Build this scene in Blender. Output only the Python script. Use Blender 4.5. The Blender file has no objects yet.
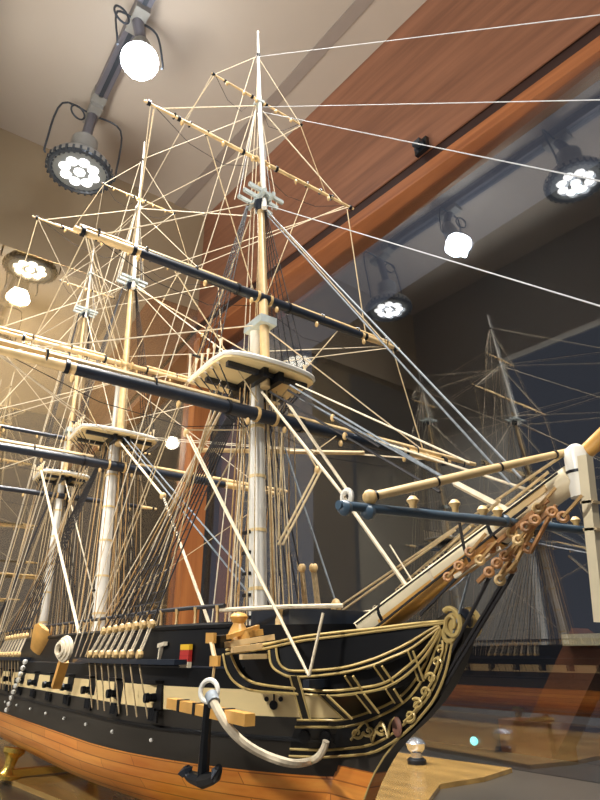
import bpy, math, random
from mathutils import Vector as V, Matrix
random.seed(7)
S = bpy.context.scene
COL = S.collection
# ------------------------------------------------------------------ camera
F = 600.0; PIT = math.radians(23); HEAD = math.radians(144.5)
CAM = V((.637, -.395, .22))
hx, hy = math.cos(HEAD), math.sin(HEAD); rx, ry = hy, -hx
def ray(px, py):
    s = px-300; u = 400-py
    up = u*math.cos(PIT)+F*math.sin(PIT); fw = F*math.cos(PIT)-u*math.sin(PIT)
    return V((s*rx+fw*hx, s*ry+fw*hy, up))
def P(px, py, ax, v):
    """survey point: sight line through (px,py) met with the plane ax = v of the place"""
    r = ray(px, py); i = 'xyz'.index(ax)
    return CAM + r*((v-CAM[i])/r[i])
cd = bpy.data.cameras.new('camera'); cam = bpy.data.objects.new('camera', cd); COL.objects.link(cam)
cd.sensor_fit = 'VERTICAL'; cd.sensor_height = 24; cd.sensor_width = 18; cd.lens = 24*F/800
cd.clip_start = .01
cam.location = CAM
cam.rotation_euler = V((hx*math.cos(PIT), hy*math.cos(PIT), math.sin(PIT))).to_track_quat('-Z', 'Y').to_euler()
S.camera = cam
# ------------------------------------------------------------------ materials
def srgb(r, g, b):
    f = lambda c: (c/255/12.92 if c <= 10 else ((c/255+.055)/1.055)**2.4)
    return (f(r), f(g), f(b), 1)
def mat(name, col, rough=.5, metal=0, noise=0, scale=(30, 30, 30), col2=None, spec=.5, coat=0, bump=0):
    m = bpy.data.materials.new(name); m.use_nodes = True
    n = m.node_tree.nodes; l = m.node_tree.links; b = n['Principled BSDF']
    b.inputs['Roughness'].default_value = rough; b.inputs['Metallic'].default_value = metal
    b.inputs['Specular IOR Level'].default_value = spec; b.inputs['Coat Weight'].default_value = coat
    tc = n.new('ShaderNodeTexCoord'); mp = n.new('ShaderNodeMapping'); tx = n.new('ShaderNodeTexNoise')
    mp.inputs['Scale'].default_value = scale; tx.inputs['Scale'].default_value = 1; tx.inputs['Detail'].default_value = 5
    l.new(tc.outputs['Object'], mp.inputs['Vector']); l.new(mp.outputs[0], tx.inputs['Vector'])
    cr = n.new('ShaderNodeValToRGB'); cr.color_ramp.elements[0].position = .3; cr.color_ramp.elements[1].position = .7
    c2 = col2 or tuple(min(1, c*(1-noise)) for c in col[:3])+(1,)
    cr.color_ramp.elements[0].color = c2; cr.color_ramp.elements[1].color = col
    l.new(tx.outputs['Fac'], cr.inputs[0]); l.new(cr.outputs[0], b.inputs['Base Color'])
    if bump:
        bp = n.new('ShaderNodeBump'); bp.inputs['Strength'].default_value = bump; bp.inputs['Distance'].default_value = .002
        l.new(tx.outputs['Fac'], bp.inputs['Height']); l.new(bp.outputs[0], b.inputs['Normal'])
    return m
M = {}
M['spar'] = mat('varnished pale spar wood', srgb(222, 190, 136), .38, 0, .3, (60, 60, 60))
M['white'] = mat('painted white spar', srgb(228, 224, 212), .3, 0, .12, (40, 40, 40), coat=.2)
M['gold'] = mat('honey wood', srgb(222, 166, 84), .35, 0, .3, (50, 50, 50), coat=.2)
M['black'] = mat('black paint', srgb(14, 14, 16), .4, 0, .3, (25, 25, 25), spec=.35)
M['navy'] = mat('blue black spar paint', srgb(30, 37, 48), .35, 0, .3, (50, 50, 50), coat=.2)
M['bone'] = mat('bone cream spar', srgb(232, 216, 180), .3, 0, .15, (40, 40, 40), coat=.25)
M['slate'] = mat('blue slate spar paint', srgb(66, 86, 102), .35, 0, .35, (60, 60, 60))
M['wale'] = mat('dark brown black wale', srgb(46, 41, 34), .42, 0, .3, (8, 40, 90))
M['cream'] = mat('cream painted strake', srgb(228, 202, 146), .45, 0, .1, (20, 20, 60))
M['gilt'] = mat('gilt moulding', srgb(206, 178, 112), .35, .15, .2, (60, 60, 60))
M['tan'] = mat('tan rope', srgb(204, 180, 138), .85, 0, .35, (200, 200, 200))
M['pale'] = mat('pale rope', srgb(226, 210, 180), .85, 0, .25, (200, 200, 200))
M['thread'] = mat('grey white thread', srgb(186, 188, 188), .7, 0, .2, (200, 200, 200))
M['ochre'] = mat('ochre rope', srgb(192, 152, 96), .85, 0, .3, (200, 200, 200))
M['tar'] = mat('tarred rope', srgb(40, 37, 38), .7, 0, .4, (200, 200, 200))
M['steel'] = mat('blue grey rope', srgb(138, 146, 152), .6, 0, .4, (200, 200, 200))
M['block'] = mat('boxwood block', srgb(214, 178, 118), .45, 0, .25, (90, 90, 90))
M['heart'] = mat('orange brown heart block', srgb(176, 124, 72), .45, 0, .4, (90, 90, 90))
M['iron'] = mat('black iron', srgb(30, 33, 38), .35, .4, .3, (60, 60, 60))
M['grey'] = mat('grey painted top', srgb(176, 184, 180), .45, 0, .3, (60, 60, 60))
M['red'] = mat('red paint', srgb(176, 40, 34), .5)
M['yellow'] = mat('yellow paint', srgb(226, 180, 40), .5)
M['rosy'] = mat('rose medallion', srgb(140, 96, 78), .5, 0, .3, (90, 90, 90))
M['brass'] = mat('brass', srgb(232, 196, 96), .25, .8, .1)
M['chrome'] = mat('polished metal', srgb(226, 230, 236), .18, .9, .05)
M['deck'] = mat('deck planking', srgb(150, 118, 80), .5, 0, .3, (4, 120, 4))
M['lampgrey'] = mat('grey lamp casting', srgb(150, 148, 142), .4, .1, .1)
M['lampdark'] = mat('dark lamp rim', srgb(70, 76, 84), .4, .3, .1)
M['track'] = mat('grey enamel track', srgb(112, 110, 118), .4, .2, .1)
# planked hull bottom
def hull_wood():
    m = mat('orange varnished hull planks', srgb(242, 162, 70), .3, 0, 0, (7, 60, 110), srgb(220, 128, 44), coat=.3)
    n = m.node_tree.nodes; l = m.node_tree.links; b = n['Principled BSDF']
    src = b.inputs['Base Color'].links[0].from_socket
    tc = n.new('ShaderNodeTexCoord'); sp = n.new('ShaderNodeSeparateXYZ'); l.new(tc.outputs['Object'], sp.inputs[0])
    br = n.new('ShaderNodeTexBrick'); br.inputs['Scale'].default_value = 1
    br.inputs['Color1'].default_value = (1, 1, 1, 1); br.inputs['Color2'].default_value = (.8, .76, .7, 1); br.inputs['Mortar'].default_value = (.45, .36, .28, 1)
    br.inputs['Mortar Size'].default_value = .0006; br.inputs['Brick Width'].default_value = .16; br.inputs['Row Height'].default_value = .0115
    cb = n.new('ShaderNodeCombineXYZ'); l.new(sp.outputs['X'], cb.inputs['X']); l.new(sp.outputs['Z'], cb.inputs['Y']); l.new(cb.outputs[0], br.inputs['Vector'])
    mx = n.new('ShaderNodeMix'); mx.data_type = 'RGBA'; mx.blend_type = 'MULTIPLY'; mx.inputs[0].default_value = 1
    l.new(src, mx.inputs[6]); l.new(br.outputs['Color'], mx.inputs[7]); l.new(mx.outputs[2], b.inputs['Base Color'])
    return m
M['hullwood'] = hull_wood()
M['ceil'] = mat('beige plaster', srgb(184, 172, 158), .9, 0, .06, (3, 3, 3))
M['wall'] = mat('tan plaster', srgb(172, 154, 126), .85, 0, .08, (2, 2, 2))
M['wallgrey'] = mat('grey plaster', srgb(142, 137, 128), .85, 0, .08, (2, 2, 2))
M['header'] = mat('reddish brown veneer', srgb(164, 112, 84), .45, 0, 0, (2.2, 14, 34), srgb(132, 88, 66))
M['trimwood'] = mat('orange brown trim wood', srgb(186, 118, 72), .4, 0, 0, (2.2, 20, 50), srgb(150, 88, 50))
M['groove'] = mat('dark wood groove', srgb(62, 40, 34), .6, 0, .2, (4, 20, 40))
M['post'] = mat('orange post wood', srgb(184, 116, 60), .4, 0, 0, (40, 40, 2.5), srgb(150, 86, 40))
M['floor'] = mat('dark grey base', srgb(74, 68, 60), .3, 0, .2, (4, 4, 4))
M['base'] = mat('golden base board', srgb(170, 134, 76), .25, 0, .45, (4, 30, 30), coat=.3)
M['brace'] = mat('brown brace wood', srgb(146, 86, 52), .5, 0, .4, (10, 10, 30))
M['dim'] = mat('added dark wall', srgb(52, 50, 54), .9, 0, .1, (2, 2, 2))
M['track_shadow'] = mat('grey taupe track shadow', srgb(150, 138, 128), .8, 0, .05)
def emis(name, col, s):
    m = bpy.data.materials.new(name); m.use_nodes = True; n = m.node_tree.nodes; b = n['Principled BSDF']
    b.inputs['Base Color'].default_value = (.8, .8, .8, 1); b.inputs['Emission Color'].default_value = col; b.inputs['Emission Strength'].default_value = s
    return m
M['led'] = emis('lit led', (1, .98, .94, 1), 3.5)
M['lens'] = mat('clear grey lens', srgb(120, 124, 124), .3)
M['bulb'] = emis('lit bulb', (.9, .95, 1, 1), 26)
M['cyan'] = emis('cyan indicator reflection', (.05, .8, .65, 1), 2.5)
def glass(name, fac, tint, gl):
    m = bpy.data.materials.new(name); m.use_nodes = True; n = m.node_tree.nodes; l = m.node_tree.links
    n.clear(); o = n.new('ShaderNodeOutputMaterial'); t = n.new('ShaderNodeBsdfTransparent'); g = n.new('ShaderNodeBsdfGlossy'); x = n.new('ShaderNodeMixShader')
    t.inputs[0].default_value = tint; g.inputs[0].default_value = gl; g.inputs['Roughness'].default_value = 0; x.inputs[0].default_value = fac
    l.new(t.outputs[0], x.inputs[1]); l.new(g.outputs[0], x.inputs[2]); l.new(x.outputs[0], o.inputs[0]); return m
M['pane'] = glass('dark window glass', .2, (.75, .78, .82, 1), (.95, .97, 1, 1))
M['endpane'] = glass('mirror bright end glass', .48, (.88, .86, .8, 1), (1, .94, .8, 1))
# ------------------------------------------------------------------ mesh builder
class MB:
    def __init__(s): s.v = []; s.f = []; s.m = []; s.k = 0
    def mi(s, k): s.k = k; return s
    def face(s, idx): s.f.append(tuple(idx)); s.m.append(s.k)
    def tube(s, pts, r, n=6, caps=True, flat=1.0):
        pts = [V(p) for p in pts]; N = len(pts)
        rs = list(r) if hasattr(r, '__len__') else [r]*N
        t0 = (pts[1]-pts[0]).normalized()
        u = t0.orthogonal().normalized(); base = len(s.v)
        for i, p in enumerate(pts):
            t = (pts[min(i+1, N-1)]-pts[max(i-1, 0)])
            t = t.normalized() if t.length > 1e-9 else t0
            u = (u-t*u.dot(t)); u = u.normalized() if u.length > 1e-9 else t.orthogonal().normalized()
            w = t.cross(u)
            for j in range(n):
                a = 2*math.pi*j/n
                s.v.append(p+(u*math.cos(a)+w*math.sin(a)*flat)*rs[i])
        for i in range(N-1):
            for j in range(n):
                a = base+i*n+j; b = base+i*n+(j+1) % n
                s.face((a, b, b+n, a+n))
        if caps:
            s.face([base+j for j in range(n)][::-1]); s.face([base+(N-1)*n+j for j in range(n)])
        return s
    def lathe(s, p0, p1, prof, n=12):
        p0 = V(p0); p1 = V(p1)
        return s.tube([p0+(p1-p0)*t for t, r in prof], [r for t, r in prof], n)
    def hexa(s, c):
        b = len(s.v); s.v += [V(p) for p in c]
        for q in ((3, 2, 1, 0), (4, 5, 6, 7), (0, 1, 5, 4), (1, 2, 6, 5), (2, 3, 7, 6), (3, 0, 4, 7)): s.face([b+i for i in q])
        return s
    def box(s, c, sz, rot=None):
        c = V(c); h = V(sz)/2; R = rot or Matrix.Identity(3)
        return s.hexa([c+R @ V((x*h.x, y*h.y, z*h.z)) for x, y, z in ((-1, -1, -1), (1, -1, -1), (1, 1, -1), (-1, 1, -1), (-1, -1, 1), (1, -1, 1), (1, 1, 1), (-1, 1, 1))])
    def bar(s, p0, p1, w, h, up=V((0, 0, 1))):
        p0 = V(p0); p1 = V(p1); t = (p1-p0).normalized(); a = t.cross(up)
        a = a.normalized() if a.length > 1e-6 else t.orthogonal().normalized(); b = a.cross(t)
        c = lambda p, i, j: p+a*(w/2*i)+b*(h/2*j)
        return s.hexa([c(p0, -1, -1), c(p0, 1, -1), c(p1, 1, -1), c(p1, -1, -1), c(p0, -1, 1), c(p0, 1, 1), c(p1, 1, 1), c(p1, -1, 1)])
    def prism(s, poly, off):
        off = V(off); b = len(s.v); n = len(poly)
        s.v += [V(p) for p in poly]+[V(p)+off for p in poly]
        s.face(range(n)); s.face([b2 for b2 in range(2*n-1, n-1, -1)]) if b == 0 else (s.face([b+i for i in range(n)]), s.face([b+i for i in range(2*n-1, n-1, -1)]))
        if b == 0: pass
        for i in range(n):
            j = (i+1) % n; s.face((b+i, b+j, b+n+j, b+n+i))
        return s
    def grid(s, rows):
        b = len(s.v); n = len(rows[0])
        for r in rows: s.v += [V(p) for p in r]
        for i in range(len(rows)-1):
            for j in range(n-1): s.face((b+i*n+j, b+i*n+j+1, b+(i+1)*n+j+1, b+(i+1)*n+j))
        return s
    def ball(s, c, r, n=8, sq=(1, 1, 1)):
        c = V(c); R = n//2+1; rows = []
        for i in range(R+1):
            a = math.pi*i/R
            rows.append([c+V((math.sin(a)*math.cos(2*math.pi*j/n)*r*sq[0], math.sin(a)*math.sin(2*math.pi*j/n)*r*sq[1], math.cos(a)*r*sq[2])) for j in range(n+1)])
        return s.grid(rows)
    def torus(s, c, ax, R, r, n=16, m=6, a0=0, a1=2*math.pi):
        c = V(c); ax = V(ax).normalized(); u = ax.orthogonal().normalized(); w = ax.cross(u)
        return s.tube([c+(u*math.cos(a0+(a1-a0)*i/n)+w*math.sin(a0+(a1-a0)*i/n))*R for i in range(n+1)], r, m)
    def build(s, name, mats, parent=None, smooth=True, fix=True):
        me = bpy.data.meshes.new(name); me.from_pydata([tuple(p) for p in s.v], [], s.f)
        if not isinstance(mats, (list, tuple)): mats = [mats]
        for k in mats: me.materials.append(M[k] if isinstance(k, str) else k)
        for p, k in zip(me.polygons, s.m): p.material_index = k
        if smooth:
            me.polygons.foreach_set('use_smooth', [True]*len(me.polygons))
        if fix:
            import bmesh
            bm = bmesh.new(); bm.from_mesh(me); bmesh.ops.recalc_face_normals(bm, faces=bm.faces)
            if smooth:
                for e in bm.edges:
                    if len(e.link_faces) == 2 and e.calc_face_angle(0) > .7: e.smooth = False
            bm.to_mesh(me); bm.free()
        o = bpy.data.objects.new(name, me); COL.objects.link(o)
        if parent: adopt(o, parent)
        return o
def world_loc(p):
    l = V((0, 0, 0))
    while p: l = l+p.location; p = p.parent
    return l
def adopt(o, parent):
    o.parent = parent
    # parts are drawn in the world frame: shift the mesh into the thing's own frame
    w = world_loc(parent)
    if w.length > 0: o.data.transform(Matrix.Translation(-w))
def tag(o, label=None, cat=None, group=None, kind=None):
    for k, v in (('label', label), ('category', cat), ('group', group), ('kind', kind)):
        if v: o[k] = v
    return o
def thing(name, loc, label, cat, group=None):
    o = bpy.data.objects.new(name, None); COL.objects.link(o); o.location = loc; o.empty_display_size = .02
    return tag(o, label, cat, group)
def cr(pts, k=6):
    pts = [V(p) for p in pts]; out = []
    for i in range(len(pts)-1):
        a = pts[max(i-1, 0)]; b = pts[i]; c = pts[i+1]; d = pts[min(i+2, len(pts)-1)]
        for j in range(k):
            t = j/k
            out.append(.5*((2*b)+(c-a)*t+(2*a-5*b+4*c-d)*t*t+(3*b-a-3*c+d)*t*t*t))
    out.append(pts[-1]); return out
def lerp(a, b, t): return V(a)+(V(b)-V(a))*t

# ================================================================== THE SETTING
GY = lambda x: .815+.026*x           # glass plane of the long side
HY = lambda x: .79+.075*x            # face of the wooden header
XE = -1.70; XR = 1.7; YF = -.72; ZC = 2.33; ZS = 1.76
def struct(o): o['kind'] = 'structure'; return o
struct(MB().box(((XE+XR)/2-.45, .05, ZC+.02), (XR-XE+.9, 1.9, .04)).build('ceiling', 'ceil', smooth=False))
struct(MB().box(((XE+XR)/2-.45, .05, -.02), (XR-XE+.9, 1.9, .04)).build('floor', 'floor', smooth=False))
def plan(x0, x1, f0, f1, z0, z1):
    return MB().prism([(x0, f0(x0), z0), (x1, f0(x1), z0), (x1, f1(x1), z0), (x0, f1(x0), z0)], (0, 0, z1-z0))
struct(plan(XE, XR, HY, lambda x: GY(x)+.06, 1.686, ZC).build('wall_back', 'header', smooth=False))
t1 = plan(XE, XR, lambda x: HY(x)+.002, lambda x: GY(x)+.06, 1.600, 1.645)
struct(t1.build('trim_1', 'trimwood', smooth=False))
struct(plan(XE, XR, lambda x: HY(x)+.008, lambda x: GY(x)+.06, 1.645, 1.686).build('trim_2', 'groove', smooth=False))
struct(plan(XE, XR, lambda x: HY(x)-.006, lambda x: GY(x)+.06, 1.592, 1.600).build('trim_3', 'trimwood', smooth=False))
struct(plan(XE+.02, XR, GY, lambda x: GY(x)+.008, 0, 1.63).build('window_1', 'pane', smooth=False))
struct(MB().box((XE-.03, .03, (ZS+ZC)/2), (.06, 1.62, ZC-ZS)).build('wall_left', 'wall', smooth=False))
struct(MB().box((XE-.004, .03, ZS/2), (.008, 1.56, ZS)).build('window_2', 'endpane', smooth=False))
struct(MB().box((XE-.85, .05, 1.16), (.05, 1.9, 2.32)).build('wall_end', 'wall', smooth=False))
struct(MB().box((XE+.03, HY(XE)+.035, .793), (.06, .085, 1.585)).build('trim_4', 'post', smooth=False))
struct(MB().box((0, YF-.03, (ZS+ZC)/2), (XR-XE, .06, ZC-ZS)).build('wall_front', 'wallgrey', smooth=False))
struct(MB().box(((XE-1.1)/2, YF-.03, ZS/2), (-1.1-XE, .06, ZS)).build('wall_front_pier', 'wallgrey', smooth=False))
# thin grey ceiling strip standing in for the shadow of the track
struct(plan(XE, .6, lambda x: .585+.06*(x+.1), lambda x: .635+.06*(x+.1), ZC-.006, ZC).build('track_shadow_strip', 'track_shadow', smooth=False))
struct(MB().box((-.1, 1.75, .8), (4.2, .05, 2.6)).build('wall_added_dark', 'dim', smooth=False))  # wall added and coloured dark to keep the view through the glass dark
# little black shelf clip on the header groove
c0 = P(422, 147, 'y', .75)
c0.z += .0
cl = thing('shelf_clip', (c0.x, HY(c0.x)-.012, c0.z-.02), 'small black metal clip fixed over the groove of the wooden header', 'clip')
MB().box((c0.x, HY(c0.x)-.018, c0.z), (.05, .014, .045)).build('clip_plate', 'iron', cl, smooth=False)
MB().box((c0.x, HY(c0.x)-.035, c0.z+.004), (.03, .022, .014)).box((c0.x-.01, HY(c0.x)-.03, c0.z-.014), (.008, .02, .008)).build('clip_tongue', 'lampdark', cl, smooth=False)

# ------------------------------------------------------------------ track and lamps
tr = thing('lighting_track', (-.6, -.035, ZC), 'grey lighting track running along the beige ceiling', 'track')
MB().box((-.3, -.035, ZC-.022), (1.98, .05, .044)).build('track_rail', 'track', tr, smooth=False)
MB().box((-.3, -.035, ZC-.0455), (1.9, .016, .003)).build('track_slot', 'lampdark', tr, smooth=False)
MB().box((-1.27, -.035, ZC-.022), (.05, .056, .05)).build('end_cap', 'lampgrey', tr, smooth=False)
def finned(t, top, pos, d):
    b0 = pos-d*.165
    MB().tube([top-V((0, 0, .02)), lerp(top, b0, .6), b0], .02, 10).build('stem', 'track', t)
    MB().lathe(b0-d*.0, pos-d*.055, [(0, .036), (.1, .05), (.75, .05), (.8, .056), (1, .056)], 20).build('lamp_neck', 'lampgrey', t)
    body = MB().lathe(pos-d*.07, pos, [(0, .05), (.12, .075), (.5, .108), (.78, .121), (1, .121)], 32).build('lamp_body', 'lampgrey', t)
    u = d.orthogonal().normalized(); w = d.cross(u)
    for i in range(30):
        a = 2*math.pi*i/30; e = u*math.cos(a)+w*math.sin(a)
        MB().bar(pos+e*.098-d*.002, pos+e*.124-d*.002, .008, .02, d).build('heat_fin', 'lampdark', body, smooth=False)
    MB().torus(pos+d*.002, d, .11, .009, 32, 6).build('rim', 'lampdark', body)
    MB().lathe(pos-d*.004, pos+d*.004, [(0, .1), (1, .1)], 28).build('lens', 'lens', t)
    for i in range(9):
        c = pos+d*.006 if i == 0 else pos+d*.006+(u*math.cos(i*math.pi/4)+w*math.sin(i*math.pi/4))*.056
        MB().lathe(c-d*.006, c+d*.01, [(0, .0215), (.5, .0205), (.85, .014), (1, .004)], 12).build('led', 'led', t)
def spot(pos, aim, label, bulb=False, glow=1.0):
    pos = V(pos); d = (V(aim)-pos).normalized(); top = V((pos.x-.03, -.035, ZC-.044))
    t = thing('track_spotlight', (top.x, top.y, ZC-.044), label, 'spotlight', 'lamps on the ceiling track')
    MB().box(top-V((0, 0, .012)), (.11, .05, .026)).build('track_adapter', 'lampgrey', t, smooth=False)
    if bulb:
        b0 = pos-d*.13
        MB().tube([top-V((0, 0, .02)), lerp(top, b0, .6), b0], .02, 10).build('stem', 'track', t)
        MB().lathe(b0, pos-d*.03, [(0, .028), (.2, .034), (1, .036)], 18).build('lamp_neck', 'lampgrey', t)
        MB().lathe(pos-d*.035, pos+d*.05, [(0, .034), (.3, .05), (.6, .062), (.8, .056), (.93, .035), (1, .008)], 24).build('bulb', 'bulb', t)
    else:
        finned(t, top, pos, d)
    # wire yoke
    k_ = .6 if bulb else 1
    for sgn in (-1, 1):
        e = V((0, k_, 0))*sgn
        MB().tube(cr([top-V((0, 0, .02)), top-V((0, 0, .03))+e*.12, pos-d*.06+e*.135, pos-d*.02+e*.13], 5), .004, 6).build('yoke_arm', 'lampdark', t)
    MB().torus(top+V((.02, -.06, -.06)), (1, .3, 0), .03, .004, 16, 5).build('safety_ring', 'lampdark', t)
    L = bpy.data.lights.new('spot', 'SPOT'); L.energy = 95*glow; L.spot_size = math.radians(118); L.spot_blend = .8; L.color = (1, .97, .92); L.shadow_soft_size = .014
    o = bpy.data.objects.new('spot_beam', L); COL.objects.link(o); o.parent = t
    o.location = pos+d*(.075 if bulb else .03)-world_loc(t); o.rotation_euler = d.to_track_quat('-Z', 'Y').to_euler()
    return t
spot((-1.31, -.05, 1.936), (-1.29, -.05, 1.0), 'finned spotlight with a ring of lit white diodes, nearest the end wall', glow=.6)
spot((-.819, -.016, 2.058), (-.35, -.1, .6), 'glaring white lit bulb spotlight hanging from the middle of the ceiling track', bulb=True)
spot((-.235, -.047, 2.03), (-.2, -.05, .5), 'finned spotlight above the foremast, seen only mirrored in the window at upper right')
for x in (.42, 1.05):
    L = bpy.data.lights.new('track_lamp', 'SPOT'); L.energy = 85; L.spot_size = math.radians(125); L.spot_blend = .8; L.color = (1, .97, .92); L.shadow_soft_size = .06
    o = bpy.data.objects.new('track_lamp_beam', L); COL.objects.link(o); o.location = (x, -.04, 2.05)
    o.rotation_euler = (V((.1, -.15, .2))-V((x, -.04, 2.05))).to_track_quat('-Z', 'Y').to_euler()
L = bpy.data.lights.new('ceiling_fill', 'AREA'); L.shape = 'RECTANGLE'; L.energy = 85; L.size = 2.2; L.size_y = .7; L.color = (1, .95, .88)  # unseen area light added below the floor edge to lift the ceiling
o = bpy.data.objects.new('ceiling_fill', L); COL.objects.link(o); o.location = (.1, -1.75, -.55)
o.rotation_euler = (V((-.2, .1, 2.0))-o.location).to_track_quat('-Z', 'Y').to_euler()
L = bpy.data.lights.new('end_wall_fill', 'AREA'); L.energy = 23; L.size = .3; L.color = (1, .88, .68)  # added light hidden above the soffit, brightens the wall behind the end glass
o = bpy.data.objects.new('end_wall_fill', L); COL.objects.link(o); o.location = (XE-.12, 0, 1.92); o.rotation_euler = V((-1, 0, -1.1)).to_track_quat('-Z', 'Y').to_euler()
for gx, gy, gz, e_, aim in ((.45, -1.75, 1.2, 95, (-.02, -.1, .1)), (-.9, -1.75, 1.2, 80, (-.6, -.1, .14))):
    L = bpy.data.lights.new('hull_fill', 'SPOT'); L.energy = e_; L.spot_size = math.radians(50); L.spot_blend = .9; L.color = (1, .98, .94); L.shadow_soft_size = .05  # added spot out of view, brightens the starboard side of the hull
    o = bpy.data.objects.new('hull_fill', L); COL.objects.link(o); o.location = (gx, gy, gz)
    o.rotation_euler = (V(aim)-o.location).to_track_quat('-Z', 'Y').to_euler()
w = bpy.data.worlds.new('world'); S.world = w; w.use_nodes = True
bg = w.node_tree.nodes['Background']; bg.inputs[0].default_value = (.74, .78, .92, 1); bg.inputs[1].default_value = .11

# ------------------------------------------------------------------ base, stand, brace behind the glass
pb = [P(430, 757, 'z', .008), P(512, 768, 'z', .008), P(484, 777, 'z', .008), P(430, 792, 'z', .008)]
poly = [pb[0], pb[1], pb[2], P(440, 784, 'z', .008), P(424, 806, 'z', .008), V((.02, -.02, .008)), V((-.5, -.05, .008)), V((-1.35, -.16, .008)), V((-1.35, .2, .008)), V((pb[0].x-.35, pb[0].y-.03, .008))]
o = MB().prism([(p.x, p.y, 0) for p in poly], (0, 0, .008)).build('base_board', 'base', smooth=False)
tag(o, 'golden varnished base board with a pointed end lying under the ship', 'board')
for x, lab in ((-.74, 'turned brass pedestal under the hull at the left edge of the picture'), (-.1, 'turned brass pedestal hidden below the bow of the hull')):
    t = thing('pedestal', (x, 0, .008), lab, 'pedestal')
    for y in (-.085, .085):
        MB().lathe((x, y, .008), (x, y*.9, .057), [(0, .026), (.12, .026), (.16, .014), (.4, .009), (.7, .012), (.85, .02), (1, .02)], 16).build('column', 'brass', t)
    MB().bar((x, -.085, .016), (x, .085, .016), .02, .012).build('crossbar', 'brass', t, smooth=False)
a = P(596, 640, 'y', 1.05); b = P(548, 742, 'y', 1.05); c = P(522, 748, 'y', 1.05)
t = thing('wooden_brace', (b.x, b.y, b.z), 'dim brown wooden brace standing askew behind the window glass at lower right', 'brace')
MB().bar(a, b, .07, .09).build('strut', 'brace', t, smooth=False)
MB().box((b.x-.03, b.y, b.z), (.14, .1, .09)).build('foot_block', 'brace', t, smooth=False)
MB().box(a+V((0, -.01, .0)), (.1, .1, .025)).build('cap_board', 'cream', t, smooth=False)
q = P(417, 764, 'z', .008)
def up_at(px, py, q):
    r = ray(px, py); k = math.hypot(q.x-CAM.x, q.y-CAM.y)/math.hypot(r.x, r.y); return CAM.z+r.z*k
zt_ = up_at(417, 737, q)
t = thing('metal_peg', (q.x, q.y, .008), 'short polished metal peg on the base behind the curved bow stem', 'peg')
MB().lathe((q.x, q.y, .0), (q.x, q.y, .02), [(0, .02), (.8, .02), (1, .015)], 16).build('peg_base', 'iron', t)
MB().lathe((q.x, q.y, .02), (q.x, q.y, zt_), [(0, .012), (.25, .012), (.4, .018), (.7, .021), (.9, .014), (1, .003)], 16).build('peg_head', 'chrome', t)
L = bpy.data.lights.new('brace_fill', 'SPOT'); L.energy = 14; L.spot_size = math.radians(40); L.spot_blend = .9; L.shadow_soft_size = .03  # unseen spot added only to brighten the wooden brace
o = bpy.data.objects.new('brace_fill', L); COL.objects.link(o); o.location = (a.x-.1, 1.0, 1.5)
o.rotation_euler = (lerp(a, b, .5)-o.location).to_track_quat('-Z', 'Y').to_euler()
g = P(474, 741, 'y', 1.2)  # glowing ball stands in for a diode's reflection in the window
tag(MB().ball(g, .012, 10).build('indicator_reflection', 'cyan'), 'small glowing cyan ball standing in for an indicator light mirrored in the window at lower right', 'light')

# ================================================================== THE SHIP
ship = thing('ship_model', (-.5, 0, .06), 'three-masted sailing frigate model with black hull, cream gun band and varnished bottom', 'ship model')
XB = -1.25
LV = [(.246, .195, .30, .955, 2.3, 1.7), (.235, .192, .30, .96, 2.3, 1.7), (.212, .186, .30, .985, 2.3, 1.7), (.190, .178, .31, 1, 2.2, 1.6), (.168, .172, .32, 1.01, 2.2, 1.55),
      (.150, .166, .34, 1.01, 2.1, 1.45), (.135, .158, .36, 1.01, 2.1, 1.4), (.1195, .150, .38, 1.0, 2.0, 1.3), (.10, .14, .42, .975, 2.0, 1.2), (.082, .13, .46, .91, 2, 1.1), (.066, .12, .5, .77, 2, 1), (.054, .11, .55, .5, 2, 1), (.047, .1, .6, .16, 2, 1), (.045, .098, .6, .05, 2, 1)]
BM = .113
def half_i(x, i):
    z, xs, lb, k, p, q = LV[i]
    t = max(0., min(1., (xs-x)/lb)); fb = (1-(1-t)**p)**(1/q)
    s = max(0., min(1., (x-XB)/.5)); lo = max(0, min(1, (z-.1)/.12))
    fs = (.66*lo+.03)+(1-(.66*lo+.03))*math.sin(s*math.pi/2)
    return max(.0035, BM*k*fb*fs)
def half(x, z):
    if z >= LV[0][0]: return half_i(x, 0)
    for i in range(len(LV)-1):
        if LV[i+1][0] <= z:
            t = (LV[i][0]-z)/(LV[i][0]-LV[i+1][0]); return half_i(x, i)*(1-t)+half_i(x, i+1)*t
    return half_i(x, len(LV)-1)
def hit(px, py, off=.0008):
    """where the sight line through (px,py) meets the hull skin or the cutwater"""
    r = ray(px, py).normalized(); t = .25
    while t < 1.9:
        p = CAM+r*t
        xs = .195 if p.z > .24 else [l[1] for l in LV if l[0] >= p.z][-1] if p.z > .045 else .09
        b = half(p.x, p.z) if p.x < xs else 0
        if p.y >= -max(b, .0075): return p-r*off
        t += .0008
    return P(px, py, 'y', -.008)
xs_ = [XB+.02*i for i in range(66)]; xs_ = [x for x in xs_ if x < .05]+[.05+.0061*i for i in range(24)]
def skin(i0, i1, name, m, sub=2, out=0.0):
    mb = MB()
    for sg in (-1, 1):
        rows = []
        for i in range(i0, i1+1):
            z, xe = LV[i][0], LV[i][1]
            row = [V((min(x, xe), sg*(half_i(min(x, xe), i)+out), z)) for x in xs_ if x < xe]
            n_need = len(xs_)
            while len(row) < n_need: row.append(V((xe, sg*.0035, z)))
            rows.append(row)
        mb.grid(rows)
    # transom
    rows = [[V((XB, -half_i(XB, i)-out, LV[i][0])), V((XB, half_i(XB, i)+out, LV[i][0]))] for i in range(i0, i1+1)]
    mb.grid(rows)
    o = mb.build(name, m, ship)
    return o
bul = skin(0, 3, 'bulwark', 'black'); tag(bul, 'black upper planking of the side')
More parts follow.
